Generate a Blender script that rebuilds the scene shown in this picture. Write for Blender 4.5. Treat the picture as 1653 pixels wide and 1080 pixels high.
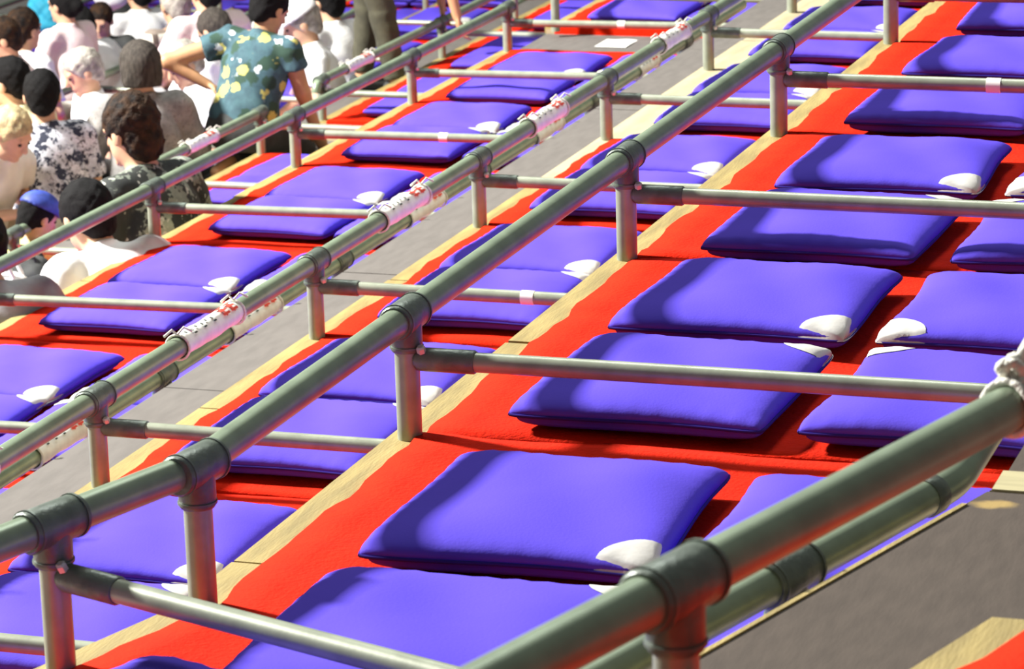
import bpy, bmesh, math, random
import numpy as np
from mathutils import Vector, Matrix

# ------------------------------------------------------------------ camera
scene = bpy.context.scene
C = bpy.context.collection
for o in list(bpy.data.objects):
    bpy.data.objects.remove(o)
FPX = 5223.65
CAM = np.array([1.87546, -4.92789, 1.58180])
CR = np.array([0.94815346, 0.31653128, -0.02851268])
CU = np.array([-0.05569166, 0.25380597, 0.96565054])
CF = np.array([-0.31289529, 0.91399698, -0.25827516])
cd = bpy.data.cameras.new('camera')
cam = bpy.data.objects.new('camera', cd)
C.objects.link(cam)
cam.matrix_world = Matrix(((CR[0], CU[0], -CF[0], CAM[0]), (CR[1], CU[1], -CF[1], CAM[1]),
                           (CR[2], CU[2], -CF[2], CAM[2]), (0, 0, 0, 1)))
cd.sensor_fit = 'HORIZONTAL'
cd.sensor_width = 36.0
cd.lens = FPX / 1653 * 36.0
cd.clip_start = 0.1
cd.clip_end = 200
cd.dof.use_dof = True
cd.dof.focus_distance = 6.0
cd.dof.aperture_fstop = 15.0
scene.camera = cam

# ------------------------------------------------------------------ light
scene.view_settings.view_transform = 'Standard'
scene.view_settings.look = 'None'
scene.view_settings.gamma = 1
scene.view_settings.use_curve_mapping = False
scene.view_settings.exposure = 0.0
world = bpy.data.worlds.new('world')
scene.world = world
world.use_nodes = True
wb = world.node_tree.nodes['Background']
wb.inputs[0].default_value = (0.93, 0.97, 1.0, 1)
wb.inputs[1].default_value = 0.16


def area_light(name, loc, target, size, watts, col=(1, 1, 1)):
    ld = bpy.data.lights.new(name, 'AREA')
    ld.shape = 'SQUARE'
    ld.size = size
    ld.energy = watts
    ld.color = col
    lo = bpy.data.objects.new(name, ld)
    C.objects.link(lo)
    lo.location = loc
    d = Vector(target) - Vector(loc)
    lo.rotation_euler = d.to_track_quat('-Z', 'Y').to_euler()
    return lo


# the lamp bank that hangs above the ring, down the slope from the seats
area_light('ring_lamp_bank', (-13.0, 3.6, 8.2), (-3, 3, -1), 1.1, 10400, (1.0, 0.98, 0.94))
# a row of hall ceiling lamps high above the seats
area_light('ceiling_lamp_bank', (-3.0, 9.0, 12.0), (-1, 2, 0), 4.0, 900, (0.95, 1.0, 0.97))

# ------------------------------------------------------------------ helpers
RNG = random.Random(7)


def at(px, py, z):
    """point on the height z seen at a photo pixel"""
    d = CF + CR * (px - 826.5) / FPX - CU * (py - 540) / FPX
    return CAM + d * ((z - CAM[2]) / d[2])


def to_px(x, y, z):
    d = np.array([x, y, z]) - CAM
    w = d @ CF
    return 826.5 + FPX * (d @ CR) / w, 540 - FPX * (d @ CU) / w


def tag(o, label=None, cat=None, group=None, kind=None):
    if label: o['label'] = label
    if cat: o['category'] = cat
    if group: o['group'] = group
    if kind: o['kind'] = kind
    return o


def link(name, me, mat=None, parent=None, smooth=False):
    o = bpy.data.objects.new(name, me)
    C.objects.link(o)
    if mat is not None and len(me.materials) == 0:
        me.materials.append(mat)
    if smooth and len(me.polygons):
        me.polygons.foreach_set('use_smooth', np.ones(len(me.polygons), dtype=bool))
    if parent is not None:
        o.parent = parent
    return o


def mesh(name, verts, faces):
    me = bpy.data.meshes.new(name)
    me.from_pydata([tuple(map(float, v)) for v in verts], [], faces)
    me.update()
    return me


def empty(name, loc=(0, 0, 0)):
    o = bpy.data.objects.new(name, None)
    C.objects.link(o)
    o.location = loc
    o.empty_display_size = 0.1
    return o


def place(o, loc=None, rz=0.0):
    if loc is not None: o.location = loc
    o.rotation_euler = (0, 0, rz)
    return o


class MB:
    """collects shapes for ONE mesh"""
    def __init__(self):
        self.v = []
        self.f = []
        self.sm = []

    def add(self, v, f, smooth=False):
        n = len(self.v)
        self.v += [tuple(map(float, p)) for p in v]
        self.f += [tuple(i + n for i in q) for q in f]
        self.sm += [smooth] * len(f)

    def box(self, lo, hi):
        x0, y0, z0 = lo
        x1, y1, z1 = hi
        v = [(x0, y0, z0), (x1, y0, z0), (x1, y1, z0), (x0, y1, z0), (x0, y0, z1), (x1, y0, z1), (x1, y1, z1), (x0, y1, z1)]
        self.add(v, [(0, 3, 2, 1), (4, 5, 6, 7), (0, 1, 5, 4), (1, 2, 6, 5), (2, 3, 7, 6), (3, 0, 4, 7)])

    def tube(self, pts, radii, n=20, caps=True, smooth=True):
        pts = [Vector(p) for p in pts]
        if not hasattr(radii, '__len__'): radii = [radii] * len(pts)
        rings = []
        ref = None
        for i, p in enumerate(pts):
            if i == 0: t = pts[1] - p
            elif i == len(pts) - 1: t = p - pts[i - 1]
            else: t = (pts[i + 1] - p).normalized() + (p - pts[i - 1]).normalized()
            if t.length < 1e-9: t = pts[-1] - pts[0]
            t.normalize()
            if ref is None:
                ref = Vector((0, 0, 1)) if abs(t.z) < .9 else Vector((1, 0, 0))
            a = t.cross(ref)
            if a.length < 1e-6: a = t.orthogonal()
            a.normalize()
            b = a.cross(t).normalized()
            ref = b
            rings.append([p + (a * math.cos(2 * math.pi * k / n) + b * math.sin(2 * math.pi * k / n)) * radii[i] for k in range(n)])
        v = [q for r in rings for q in r]
        f = []
        for i in range(len(rings) - 1):
            for k in range(n):
                k2 = (k + 1) % n
                f.append((i * n + k, i * n + k2, (i + 1) * n + k2, (i + 1) * n + k))
        self.add(v, f, smooth)
        if caps:
            self.add(rings[0], [tuple(range(n))[::-1]])
            self.add(rings[-1], [tuple(range(n))])

    def build(self, name, mat, parent=None):
        me = mesh(name, self.v, self.f)
        me.polygons.foreach_set('use_smooth', np.array(self.sm, dtype=bool))
        # normals outwards
        bm = bmesh.new()
        bm.from_mesh(me)
        bmesh.ops.recalc_face_normals(bm, faces=bm.faces)
        bm.to_mesh(me)
        bm.free()
        return link(name, me, mat, parent)


# ------------------------------------------------------------------ materials
def mat(name, col, rough=.6, metal=0., var=.0, vscale=8., bump=0., bscale=60., sheen=0., coat=0., col2=None, spec=.5, stretch=None):
    m = bpy.data.materials.new(name)
    m.use_nodes = True
    nt = m.node_tree
    b = nt.nodes['Principled BSDF']
    b.inputs['Roughness'].default_value = rough
    b.inputs['Metallic'].default_value = metal
    b.inputs['Specular IOR Level'].default_value = spec
    b.inputs['Sheen Weight'].default_value = sheen
    b.inputs['Base Color'].default_value = (*col, 1)
    tc = nt.nodes.new('ShaderNodeTexCoord')
    src = tc.outputs['Object']
    if stretch:
        mp = nt.nodes.new('ShaderNodeMapping')
        mp.inputs['Scale'].default_value = stretch
        nt.links.new(src, mp.inputs[0])
        src = mp.outputs[0]
    if var > 0 or col2:
        nz = nt.nodes.new('ShaderNodeTexNoise')
        nz.inputs['Scale'].default_value = vscale
        nz.inputs['Detail'].default_value = 6
        nt.links.new(src, nz.inputs['Vector'])
        rp = nt.nodes.new('ShaderNodeValToRGB')
        c2 = col2 if col2 else tuple(c * (1 - var) for c in col)
        rp.color_ramp.elements[0].color = (*c2, 1)
        rp.color_ramp.elements[1].color = (*[min(1, c * (1 + (var if not col2 else 0))) for c in col], 1)
        rp.color_ramp.elements[0].position = .35
        rp.color_ramp.elements[1].position = .65
        nt.links.new(nz.outputs['Fac'], rp.inputs[0])
        nt.links.new(rp.outputs[0], b.inputs['Base Color'])
    if bump > 0:
        n2 = nt.nodes.new('ShaderNodeTexNoise')
        n2.inputs['Scale'].default_value = bscale
        n2.inputs['Detail'].default_value = 4
        nt.links.new(src, n2.inputs['Vector'])
        bp = nt.nodes.new('ShaderNodeBump')
        bp.inputs['Strength'].default_value = bump
        bp.inputs['Distance'].default_value = .01
        nt.links.new(n2.outputs['Fac'], bp.inputs['Height'])
        nt.links.new(bp.outputs[0], b.inputs['Normal'])
    return m


def pattern_mat(name, base, spots, scale=14., thresh=.3, rough=.85, soft=.05, base2=None, warp=0.0):
    """printed cloth: voronoi blots of one or more colours on a mottled base"""
    m = mat(name, base, rough, var=.25, vscale=20, col2=base2)
    nt = m.node_tree
    b = nt.nodes['Principled BSDF']
    prev = b.inputs['Base Color'].links[0].from_socket
    tc = nt.nodes.new('ShaderNodeTexCoord')
    for i, (col, sc, th) in enumerate(spots):
        vo = nt.nodes.new('ShaderNodeTexVoronoi')
        vo.inputs['Scale'].default_value = sc
        mp = nt.nodes.new('ShaderNodeMapping')
        mp.inputs['Location'].default_value = (i * 3.7, i * 1.3, i * 2.1)
        nz = nt.nodes.new('ShaderNodeTexNoise')
        nz.inputs['Scale'].default_value = 35
        add = nt.nodes.new('ShaderNodeVectorMath')
        add.operation = 'MULTIPLY_ADD'
        add.inputs[1].default_value = (.05 + warp, .05 + warp, .05 + warp)
        nt.links.new(tc.outputs['Object'], mp.inputs[0])
        nt.links.new(mp.outputs[0], nz.inputs['Vector'])
        nt.links.new(nz.outputs['Color'], add.inputs[0])
        nt.links.new(mp.outputs[0], add.inputs[2])
        nt.links.new(add.outputs[0], vo.inputs['Vector'])
        rp = nt.nodes.new('ShaderNodeValToRGB')
        rp.color_ramp.elements[0].position = th
        rp.color_ramp.elements[1].position = th + soft
        rp.color_ramp.elements[0].color = (1, 1, 1, 1)
        rp.color_ramp.elements[1].color = (0, 0, 0, 1)
        nt.links.new(vo.outputs['Distance'], rp.inputs[0])
        mx = nt.nodes.new('ShaderNodeMix')
        mx.data_type = 'RGBA'
        nt.links.new(rp.outputs[0], mx.inputs[0])
        nt.links.new(prev, mx.inputs[6])
        mx.inputs[7].default_value = (*col, 1)
        prev = mx.outputs[2]
    nt.links.new(prev, b.inputs['Base Color'])
    return m


def plaid_mat(name):
    m = mat(name, (.8, .76, .62), .85)
    nt = m.node_tree
    b = nt.nodes['Principled BSDF']
    tc = nt.nodes.new('ShaderNodeTexCoord')
    prev = None
    for i, d in enumerate(('X', 'Z')):
        w = nt.nodes.new('ShaderNodeTexWave')
        w.bands_direction = d
        w.inputs['Scale'].default_value = 3.2
        nt.links.new(tc.outputs['Object'], w.inputs['Vector'])
        rp = nt.nodes.new('ShaderNodeValToRGB')
        rp.color_ramp.elements[0].position = .25
        rp.color_ramp.elements[1].position = .4
        nt.links.new(w.outputs['Fac'], rp.inputs[0])
        mx = nt.nodes.new('ShaderNodeMix')
        mx.data_type = 'RGBA'
        nt.links.new(rp.outputs[0], mx.inputs[0])
        mx.inputs[6].default_value = ((.12, .09, .07, 1), (.25, .2, .16, 1))[i]
        if prev is None: mx.inputs[7].default_value = (.85, .8, .66, 1)
        else: nt.links.new(prev, mx.inputs[7])
        prev = mx.outputs[2]
    nt.links.new(prev, b.inputs['Base Color'])
    return m


M = {}
M['purple'] = mat('purple_cotton', (.094, .059, .56), .85, var=.05, vscale=5, bump=.06, bscale=200, spec=.1)
M['purple2'] = mat('purple_piping', (.035, .022, .20), .95, spec=.05)
M['white_cloth'] = mat('white_cloth', (.50, .485, .45), .85, var=.06, vscale=25, bump=.08)
M['red'] = mat('red_felt', (.61, .016, .002), .95, var=.10, vscale=14, bump=.35, bscale=120, spec=.08)
M['wood'] = mat('pale_pine', (.325, .245, .080), .65, var=.22, vscale=5, bump=.15, bscale=40, stretch=(6, 1, 6))
M['wood_pale'] = mat('pale_new_board', (.42, .37, .20), .65, var=.12, vscale=6, stretch=(1, 8, 8))
M['deck'] = mat('terrace_plywood', (.45, .34, .2), .8, var=.15, vscale=4)
M['wood_wide'] = mat('wide_pale_plank', (.44, .37, .22), .7, var=.12, vscale=5, bump=.1, bscale=40, stretch=(6, 1, 6))
M['aisle'] = mat('grey_brown_plywood', (.135, .122, .110), .75, var=.08, vscale=7, bump=.05, bscale=55, stretch=(5, 1.2, 3), spec=.25)
M['pipe'] = mat('galvanised_pipe', (.225, .285, .19), .36, .28, var=.12, vscale=16, bump=.03, bscale=40)
M['pipe_light'] = mat('galvanised_thin_pipe', (.30, .325, .24), .38, .28, var=.12, vscale=22, bump=.03, bscale=50)
M['fitting'] = mat('cast_fitting', (.115, .14, .112), .42, .25, var=.25, vscale=30, bump=.2, bscale=60)
M['bolt'] = mat('bright_bolt', (.6, .6, .56), .3, .3)
M['paper'] = mat('paper_tag', (.80, .80, .74), .5, var=.08, vscale=30)
M['print_red'] = mat('red_print', (.70, .06, .03), .6)
M['print_dark'] = mat('dark_print', (.05, .06, .05), .6)
M['rope'] = mat('white_rope', (.78, .76, .66), .85, var=.15, vscale=60, bump=.6, bscale=150)
M['tape'] = mat('white_tape', (.85, .84, .76), .6)
M['ground'] = mat('arena_floor', (.42, .40, .36), .8, var=.1, vscale=3)

# worn pale patch on the near aisle panel
def worn_mat():
    m = mat('worn_plywood', (.082, .064, .051), .75, var=.10, vscale=11, bump=.05, bscale=55, stretch=(5, 1.2, 3), spec=.2)
    nt = m.node_tree
    b = nt.nodes['Principled BSDF']
    prev = b.inputs['Base Color'].links[0].from_socket
    tc = nt.nodes.new('ShaderNodeTexCoord')
    nz = nt.nodes.new('ShaderNodeTexNoise')
    nz.inputs['Scale'].default_value = 30
    ds = nt.nodes.new('ShaderNodeVectorMath')
    ds.operation = 'MULTIPLY_ADD'
    ds.inputs[1].default_value = (.03, .03, .0)
    nt.links.new(tc.outputs['Object'], nz.inputs['Vector'])
    nt.links.new(nz.outputs['Color'], ds.inputs[0])
    nt.links.new(tc.outputs['Object'], ds.inputs[2])
    mp = nt.nodes.new('ShaderNodeMapping')
    mp.inputs['Location'].default_value = (-1.17 * 1.0, .872 * 2.2, 0)
    mp.inputs['Scale'].default_value = (1.0, 2.2, 0.0)
    nt.links.new(ds.outputs[0], mp.inputs[0])
    ln = nt.nodes.new('ShaderNodeVectorMath')
    ln.operation = 'LENGTH'
    nt.links.new(mp.outputs[0], ln.inputs[0])
    rp = nt.nodes.new('ShaderNodeValToRGB')
    rp.color_ramp.elements[0].position = .018
    rp.color_ramp.elements[1].position = .04
    rp.color_ramp.elements[0].color = (1, 1, 1, 1)
    rp.color_ramp.elements[1].color = (0, 0, 0, 1)
    nt.links.new(ln.outputs['Value'], rp.inputs[0])
    mx = nt.nodes.new('ShaderNodeMix')
    mx.data_type = 'RGBA'
    nt.links.new(rp.outputs[0], mx.inputs[0])
    nt.links.new(prev, mx.inputs[6])
    mx.inputs[7].default_value = (.36, .25, .09, 1)
    nt.links.new(mx.outputs[2], b.inputs['Base Color'])
    return m
M['worn'] = worn_mat()

# ------------------------------------------------------------------ plan of the terraces
TH = math.radians(17)


def bent(X, Y):
    """near the camera the rows turn towards the ring"""
    yb = -.87 + .065 * X
    if Y >= yb: return (X, Y)
    d = yb - Y
    return (X - d * math.sin(TH), yb - d * math.cos(TH))


def straight(X, Y):
    return (X, Y)


def bend_rz(X, Y):
    return -TH if Y < -.87 + .065 * X else 0.0


def strip(name, X0, X1, z1, z0, ys, mp, material, parent=None):
    """a deck between two long lines, from z0 up to z1"""
    n = len(ys)
    v = []
    for y in ys:
        a = mp(X0, y)
        b = mp(X1, y)
        v += [(a[0], a[1], z1), (b[0], b[1], z1), (a[0], a[1], z0), (b[0], b[1], z0)]
    f = []
    for i in range(n - 1):
        p, q = 4 * i, 4 * i + 4
        f += [(p, p + 1, q + 1, q), (p + 2, q + 2, q + 3, p + 3), (p, q, q + 2, p + 2), (p + 1, p + 3, q + 3, q + 1)]
    f += [(0, 2, 3, 1), (4 * n - 4, 4 * n - 3, 4 * n - 1, 4 * n - 2)]
    me = mesh(name, v, f)
    bm = bmesh.new()
    bm.from_mesh(me)
    bmesh.ops.recalc_face_normals(bm, faces=bm.faces)
    bm.to_mesh(me)
    bm.free()
    return link(name, me, material, parent)


def ygrid(y0, y1, X, mp):
    ys = [y0]
    if mp is bent:
        yb = -.87 + .065 * X
        if y0 < yb < y1: ys += [yb - .01, yb + .01]
    return ys + [y1]


# terraces: name, z, front X, back X, blocks [(y0,y1)], drop below, map
TERR = {
    'Tm1': dict(z=.365, xf=1.584, xb=2.75, blocks=[(-3.4, -1.66)], mp=bent, drop=.3),
    'T0': dict(z=0., xf=0., xb=1.10, blocks=[(-3.0, 6.6)], mp=bent, drop=.7),
    'T1': dict(z=-.583, xf=-1.237, xb=-.04, blocks=[(-1.9, 10.6)], mp=bent, drop=.3),
    'T2': dict(z=-.989, xf=-2.848, xb=-1.69, blocks=[(-.2, 8.97), (9.58, 14.7)], mp=straight, drop=.7),
    'T3': dict(z=-1.572, xf=-4.2, xb=-2.89, blocks=[(1.4, 9.2), (9.98, 17.0)], mp=straight, drop=.3),
    'T4': dict(z=-1.977, xf=-5.74, xb=-4.70, blocks=[(4.0, 19.6)], mp=straight, drop=.4),
    'T5': dict(z=-2.22, xf=-7.0, xb=-5.78, blocks=[(5.3, 22.2)], mp=straight, drop=.3),
    'T6': dict(z=-2.5, xf=-8.43, xb=-7.5, blocks=[(7.9, 24.8)], mp=straight, drop=.4),
    'T7': dict(z=-2.85, xf=-9.7, xb=-8.47, blocks=[(9.2, 27.4)], mp=straight, drop=.4),
    'T8': dict(z=-3.15, xf=-11.1, xb=-10.1, blocks=[(10.5, 30.0)], mp=straight, drop=.4),
    'T9': dict(z=-3.4, xf=-12.5, xb=-11.14, blocks=[(13.1, 32.6)], mp=straight, drop=.3),
}
WHERE = {
    'Tm1': 'foreground terrace on the near side of the brown plywood aisle',
    'T0': 'below the brown aisle',
    'T1': 'above the grey aisle',
    'T2': 'below the grey aisle',
    'T3': 'near the curly-haired person',
    'T4': 'terrace of the black and white floral shirt',
    'T5': 'terrace of the white cap',
    'T6': 'terrace of the plaid shirt',
    'T7': 'terrace of the cyan bag',
    'T8': 'distant terrace beyond the cyan bag',
    'T9': 'lowest distant terrace',
}
ORD = ['first', 'second', 'third', 'fourth', 'fifth', 'sixth', 'seventh', 'eighth', 'ninth', 'tenth', 'eleventh', 'twelfth']


def box_words(t, bi):
    if t == 'T0': return ['box beyond the bend post', 'corner box at the bend', 'first box past the bend', 'second box past the bend', 'third box past the bend', 'fourth box past the bend', 'fifth box past the bend'][bi]
    if t == 'T1': return ORD[bi] + ' box along'
    if t == 'T2': return ORD[5 - bi] + ' box before the stair gap' if bi < 6 else ORD[bi - 6] + ' box after the stair gap'
    if t == 'T3': return ORD[4 - bi] + ' box before the stair gap' if bi < 5 else ORD[bi - 5] + ' box after the stair gap'
    return None


ORDER = ['Tm1', 'T0', 'T1', 'T2', 'T3', 'T4', 'T5', 'T6', 'T7', 'T8', 'T9']
BOARDW = .085

# arena floor under everything
g = MB()
g.box((-60, -30, -4.1), (30, 80, -3.9))
tag(g.build('floor', M['ground']), kind='structure')

for t in ORDER:
    T = TERR[t]
    for bi, (y0, y1) in enumerate(T['blocks']):
        xm = (T['xf'] + T['xb']) / 2
        fl = strip('floor', T['xf'] - .025, T['xb'] + .02, T['z'] - .012, T['z'] - T['drop'], ygrid(y0, y1, xm, T['mp']), T['mp'], M['deck'])
        tag(fl, kind='structure')
        T.setdefault('floors', []).append(fl)
        # pale edge boards, one by one
        y = y0
        first = .63
        cuts = [y0]
        k = math.ceil((y0 - first) / 1.3)
        while first + k * 1.3 < y1:
            c = first + k * 1.3
            if c - cuts[-1] > .1: cuts.append(c)
            k += 1
        cuts.append(y1)
        for a, b in zip(cuts[:-1], cuts[1:]):
            off = RNG.uniform(-.004, .004)
            zt = T['z'] - .003 + RNG.uniform(-.0012, .0012)
            wide = t == 'T1' and a > 4.4
            strip('board', T['xf'] - .036 + off, T['xf'] - .036 + (.245 if wide else BOARDW) + off, zt, T['z'] - .03, ygrid(a + .004, b - .004, T['xf'], T['mp']), T['mp'], M['wood_wide'] if wide else M['wood'], fl)

# aisles: grey panels
AISLES = [('A0', .245, 1.148, 1.552, -3.4, 6.6, bent), ('A1', -.744, -1.675, -1.27, -1.5, 14.6, straight),
          ('A3', -1.735, -4.69, -4.24, 3.0, 19.6, straight), ('A5', -2.36, -7.49, -7.04, 7.0, 24.0, straight),
          ('A7', -3.0, -10.09, -9.74, 10., 28., straight)]
for nm, z, x0, x1, y0, y1, mp in AISLES:
    base = strip('floor', x0 + .01, x1 - .005, z - .02, z - .5, ygrid(y0, y1, (x0 + x1) / 2, mp), mp, M['deck'])
    tag(base, kind='structure')
    cuts = [y0]
    c = 2.59 - 1.295 * 20
    if nm == 'A0':
        cuts = [y0, -.83, .5, 1.8, 3.1, 4.4, y1]
    else:
        while c < y1:
            if c > y0 + .1: cuts.append(c)
            c += 1.295
        cuts.append(y1)
    for a, b in zip(cuts[:-1], cuts[1:]):
        strip('panel', x0, x1, z + RNG.uniform(-.001, .001), z - .02, ygrid(a + .003, b - .003, (x0 + x1) / 2, mp), mp, M['worn'] if nm == 'A0' else M['aisle'], base)
    if nm == 'A0':
        strip('board', x0 - .003, x0 + .005, z + .003, z - .04, ygrid(y0, -.9, x0, mp), mp, M['wood'], base)
        strip('board', x0 - .005, x1, z + .004, z, [-.83, -.745], straight, M['wood_pale'], base)

# the stair gaps between blocks of the lower terraces
for x0, x1, y0, y1, z in [(-2.87, -1.69, 8.97, 9.58, -1.02), (-4.22, -2.89, 9.2, 9.98, -1.67)]:
    gb = strip('floor', x0, x1, z - .02, z - .5, [y0, y1], straight, M['deck'])
    tag(gb, kind='structure')
    strip('panel', x0 + .004, x1 - .004, z, z - .02, [y0 + .004, y1 - .004], straight, M['aisle'], gb)

# ------------------------------------------------------------------ red carpets
def carpet(name, X0, X1, y0, y1, z, mp, seed, flap=False):
    """felt sheet with wavy front edge and low ripples, closed with a thickness"""
    r = random.Random(seed)
    nx, ny = 16, 30
    ph = [r.uniform(0, 6.28) for _ in range(8)]
    top = []
    for j in range(ny + 1):
        v = y0 + (y1 - y0) * j / ny
        w = .0045 * math.sin(v * 9 + ph[0]) + .004 * math.sin(v * 23 + ph[1]) + .002 * math.sin(v * 47 + ph[2])
        for i in range(nx + 1):
            s = i / nx
            x = X0 + w * (1 - s) ** 6 + (X1 - X0) * s
            q = mp(x, v)
            e = max(0, 1 - abs(j / ny - .5) * 2.05) ** .5
            zz = z + .006 + .0022 * math.sin(v * 38 + 2 * math.sin(x * 3 + ph[3]) + ph[4]) * e + .0016 * math.sin(x * 14 + v * 6 + ph[5])
            # a fold that lies across the box
            fold = math.exp(-((v - (y0 + .03 + .02 * math.sin(x * 4 + ph[6]))) / .012) ** 2) + math.exp(-((v - (y1 - .05 + .02 * math.sin(x * 3 + ph[7]))) / .01) ** 2)
            zz += .005 * fold
            if i in (0,): zz -= .002
            top.append((q[0], q[1], zz))
    n = len(top)
    W = nx + 1
    v = top + [(p[0], p[1], z) for p in top]
    f = []
    for j in range(ny):
        for i in range(nx):
            a = j * W + i
            f.append((a, a + 1, a + W + 1, a + W))
    ring = [i for i in range(W)] + [j * W + nx for j in range(1, ny + 1)] + [ny * W + i for i in range(nx - 1, -1, -1)] + [j * W for j in range(ny - 1, 0, -1)]
    for a, b in zip(ring, ring[1:] + ring[:1]):
        f.append((b, a, a + n, b + n))
    if flap:
        m = len(v)
        q0, q1 = mp(X0, y0), mp(X1, y0)
        v += [(q0[0], q0[1] - .008, z + .006), (q1[0], q1[1] - .008, z + .006), (q1[0], q1[1] - .010, z - .03), (q0[0], q0[1] - .010, z - .03)]
        f.append((m, m + 3, m + 2, m + 1))
    me = mesh(name, v, f)
    return link(name, me, M['red'], None, True)


# ------------------------------------------------------------------ cushions
CW, CL = .46, .50     # across, along
def cush_top(u, v, ph, e=.034, h=.036):
    e2 = e
    a = max(0., 1 - abs(u) ** 4)
    b = max(0., 1 - abs(v) ** 4)
    z = e2 + h * (a * b) ** .34
    # soft lumps and gathers along the edges
    z += .005 * a * b * math.sin(3.1 * u + ph[0]) * math.sin(2.7 * v + ph[1])
    z += .003 * a * b * math.sin(6.5 * u + 3 * v + ph[4])
    z += .0022 * math.sin(31 * u + ph[2]) * math.exp(-((1 - abs(v)) / .13) ** 2) * a ** .5 * b ** .3
    z += .0022 * math.sin(29 * v + ph[3]) * math.exp(-((1 - abs(u)) / .13) ** 2) * b ** .5 * a ** .3
    return z


def cush_xy(u, v, ph):
    px = CW / 2 * (1 - .045 * (1 - v * v)) + .004 * math.sin(3 * v + ph[0])
    py = CL / 2 * (1 - .045 * (1 - u * u)) + .004 * math.sin(3 * u + ph[1])
    # corners a little rounded
    c = (abs(u) * abs(v)) ** 10
    return u * px * (1 - .035 * c), v * py * (1 - .035 * c)


def make_cushion_mesh(seed):
    r = random.Random(seed)
    ph = [r.uniform(0, 6.28) for _ in range(6)]
    n = 34
    g = [math.sin(math.pi / 2 * (-1 + 2 * i / n)) for i in range(n + 1)]
    W = n + 1
    v = []
    for side in (0, 1):
        for j in range(W):
            for i in range(W):
                x, y = cush_xy(g[i], g[j], ph)
                a = max(0., 1 - abs(g[i]) ** 4) * max(0., 1 - abs(g[j]) ** 4)
                if side == 0: z = cush_top(g[i], g[j], ph)
                else:
                    z = .032 * (1 - a ** .22)
                    x, y = x * .962, y * .962
                v.append((x, y, z))
    f = []
    o2 = W * W
    for j in range(n):
        for i in range(n):
            a = j * W + i
            f.append((a, a + 1, a + W + 1, a + W))
            f.append((o2 + a, o2 + a + W, o2 + a + W + 1, o2 + a + 1))
    ring = [i for i in range(W)] + [j * W + n for j in range(1, n + 1)] + [n * W + i for i in range(n - 1, -1, -1)] + [j * W for j in range(n - 1, 0, -1)]
    for a, b in zip(ring, ring[1:] + ring[:1]):
        f.append((a, a + o2, b + o2, b))
    me = mesh('cushion', v, f)
    me.materials.append(M['purple'])
    me.polygons.foreach_set('use_smooth', np.ones(len(me.polygons), dtype=bool))
    # seam piping: part
    mb = MB()
    pts = []
    for s in range(0, 120):
        t = s / 120 * 4
        k = int(t)
        q = -1 + 2 * (t - k)
        u, w = [(q, -1), (1, q), (-q, 1), (-1, -q)][k]
        x, y = cush_xy(u, w, ph)
        pts.append((x, y, .033))
    pts.append(pts[0])
    mb.tube(pts, .0032, 6, caps=False)
    pm = mesh('piping', mb.v, mb.f)
    pm.materials.append(M['purple2'])
    pm.polygons.foreach_set('use_smooth', np.ones(len(pm.polygons), dtype=bool))
    # white corner patches for each of the four corners
    patches = {}
    for sx in (-1, 1):
        for sy in (-1, 1):
            R, T_ = 10, 12
            pv = []
            for a in range(R + 1):
                for b in range(T_ + 1):
                    rho = .093 * a / R
                    phi = math.pi / 2 * b / T_
                    du = rho * math.cos(phi) / (CW / 2)
                    dv = rho * math.sin(phi) / (CL / 2)
                    u, w = sx * (1 - du), sy * (1 - dv)
                    x, y = cush_xy(u, w, ph)
                    z = cush_top(u, w, ph) + .0024
                    pv.append((x * 1.003, y * 1.003, z if a < R else z - .0012))
            # hem that turns down over the seam
            hem0 = len(pv)
            for b in (0, T_):
                for a in range(R + 1):
                    p = pv[a * (T_ + 1) + b]
                    pv.append((p[0] * 1.010, p[1] * 1.008, .0335))
            pf = []
            for a in range(R):
                for b in range(T_):
                    i0 = a * (T_ + 1) + b
                    pf.append((i0, i0 + 1, i0 + T_ + 2, i0 + T_ + 1))
            for bi, b in enumerate((0, T_)):
                for a in range(R):
                    i0, i1 = a * (T_ + 1) + b, (a + 1) * (T_ + 1) + b
                    h0 = hem0 + bi * (R + 1) + a
                    pf.append((i0, i1, h0 + 1, h0))
            q = mesh('corner_patch', pv, pf)
            q.materials.append(M['white_cloth'])
            q.polygons.foreach_set('use_smooth', np.ones(len(q.polygons), dtype=bool))
            patches[(sx, sy)] = q
    return me, pm, patches


CUSH = [make_cushion_mesh(s) for s in (3, 11, 27, 42)]
cush_count = 0


def cushion(x, y, z, rz, corner, label, group, sx=1., sy=1.):
    global cush_count
    me, pm, patches = CUSH[cush_count % len(CUSH)]
    cush_count += 1
    o = bpy.data.objects.new('floor_cushion', me)
    C.objects.link(o)
    o.location = (x, y, z)
    o.rotation_euler = (0, 0, rz)
    o.scale = (sx, sy, 1)
    tag(o, label, 'cushion', group)
    p = bpy.data.objects.new('piping', pm)
    C.objects.link(p)
    p.parent = o
    q = bpy.data.objects.new('corner_patch', patches[corner])
    C.objects.link(q)
    q.parent = o
    q['label'] = 'white corner patch'
    return o


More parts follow.
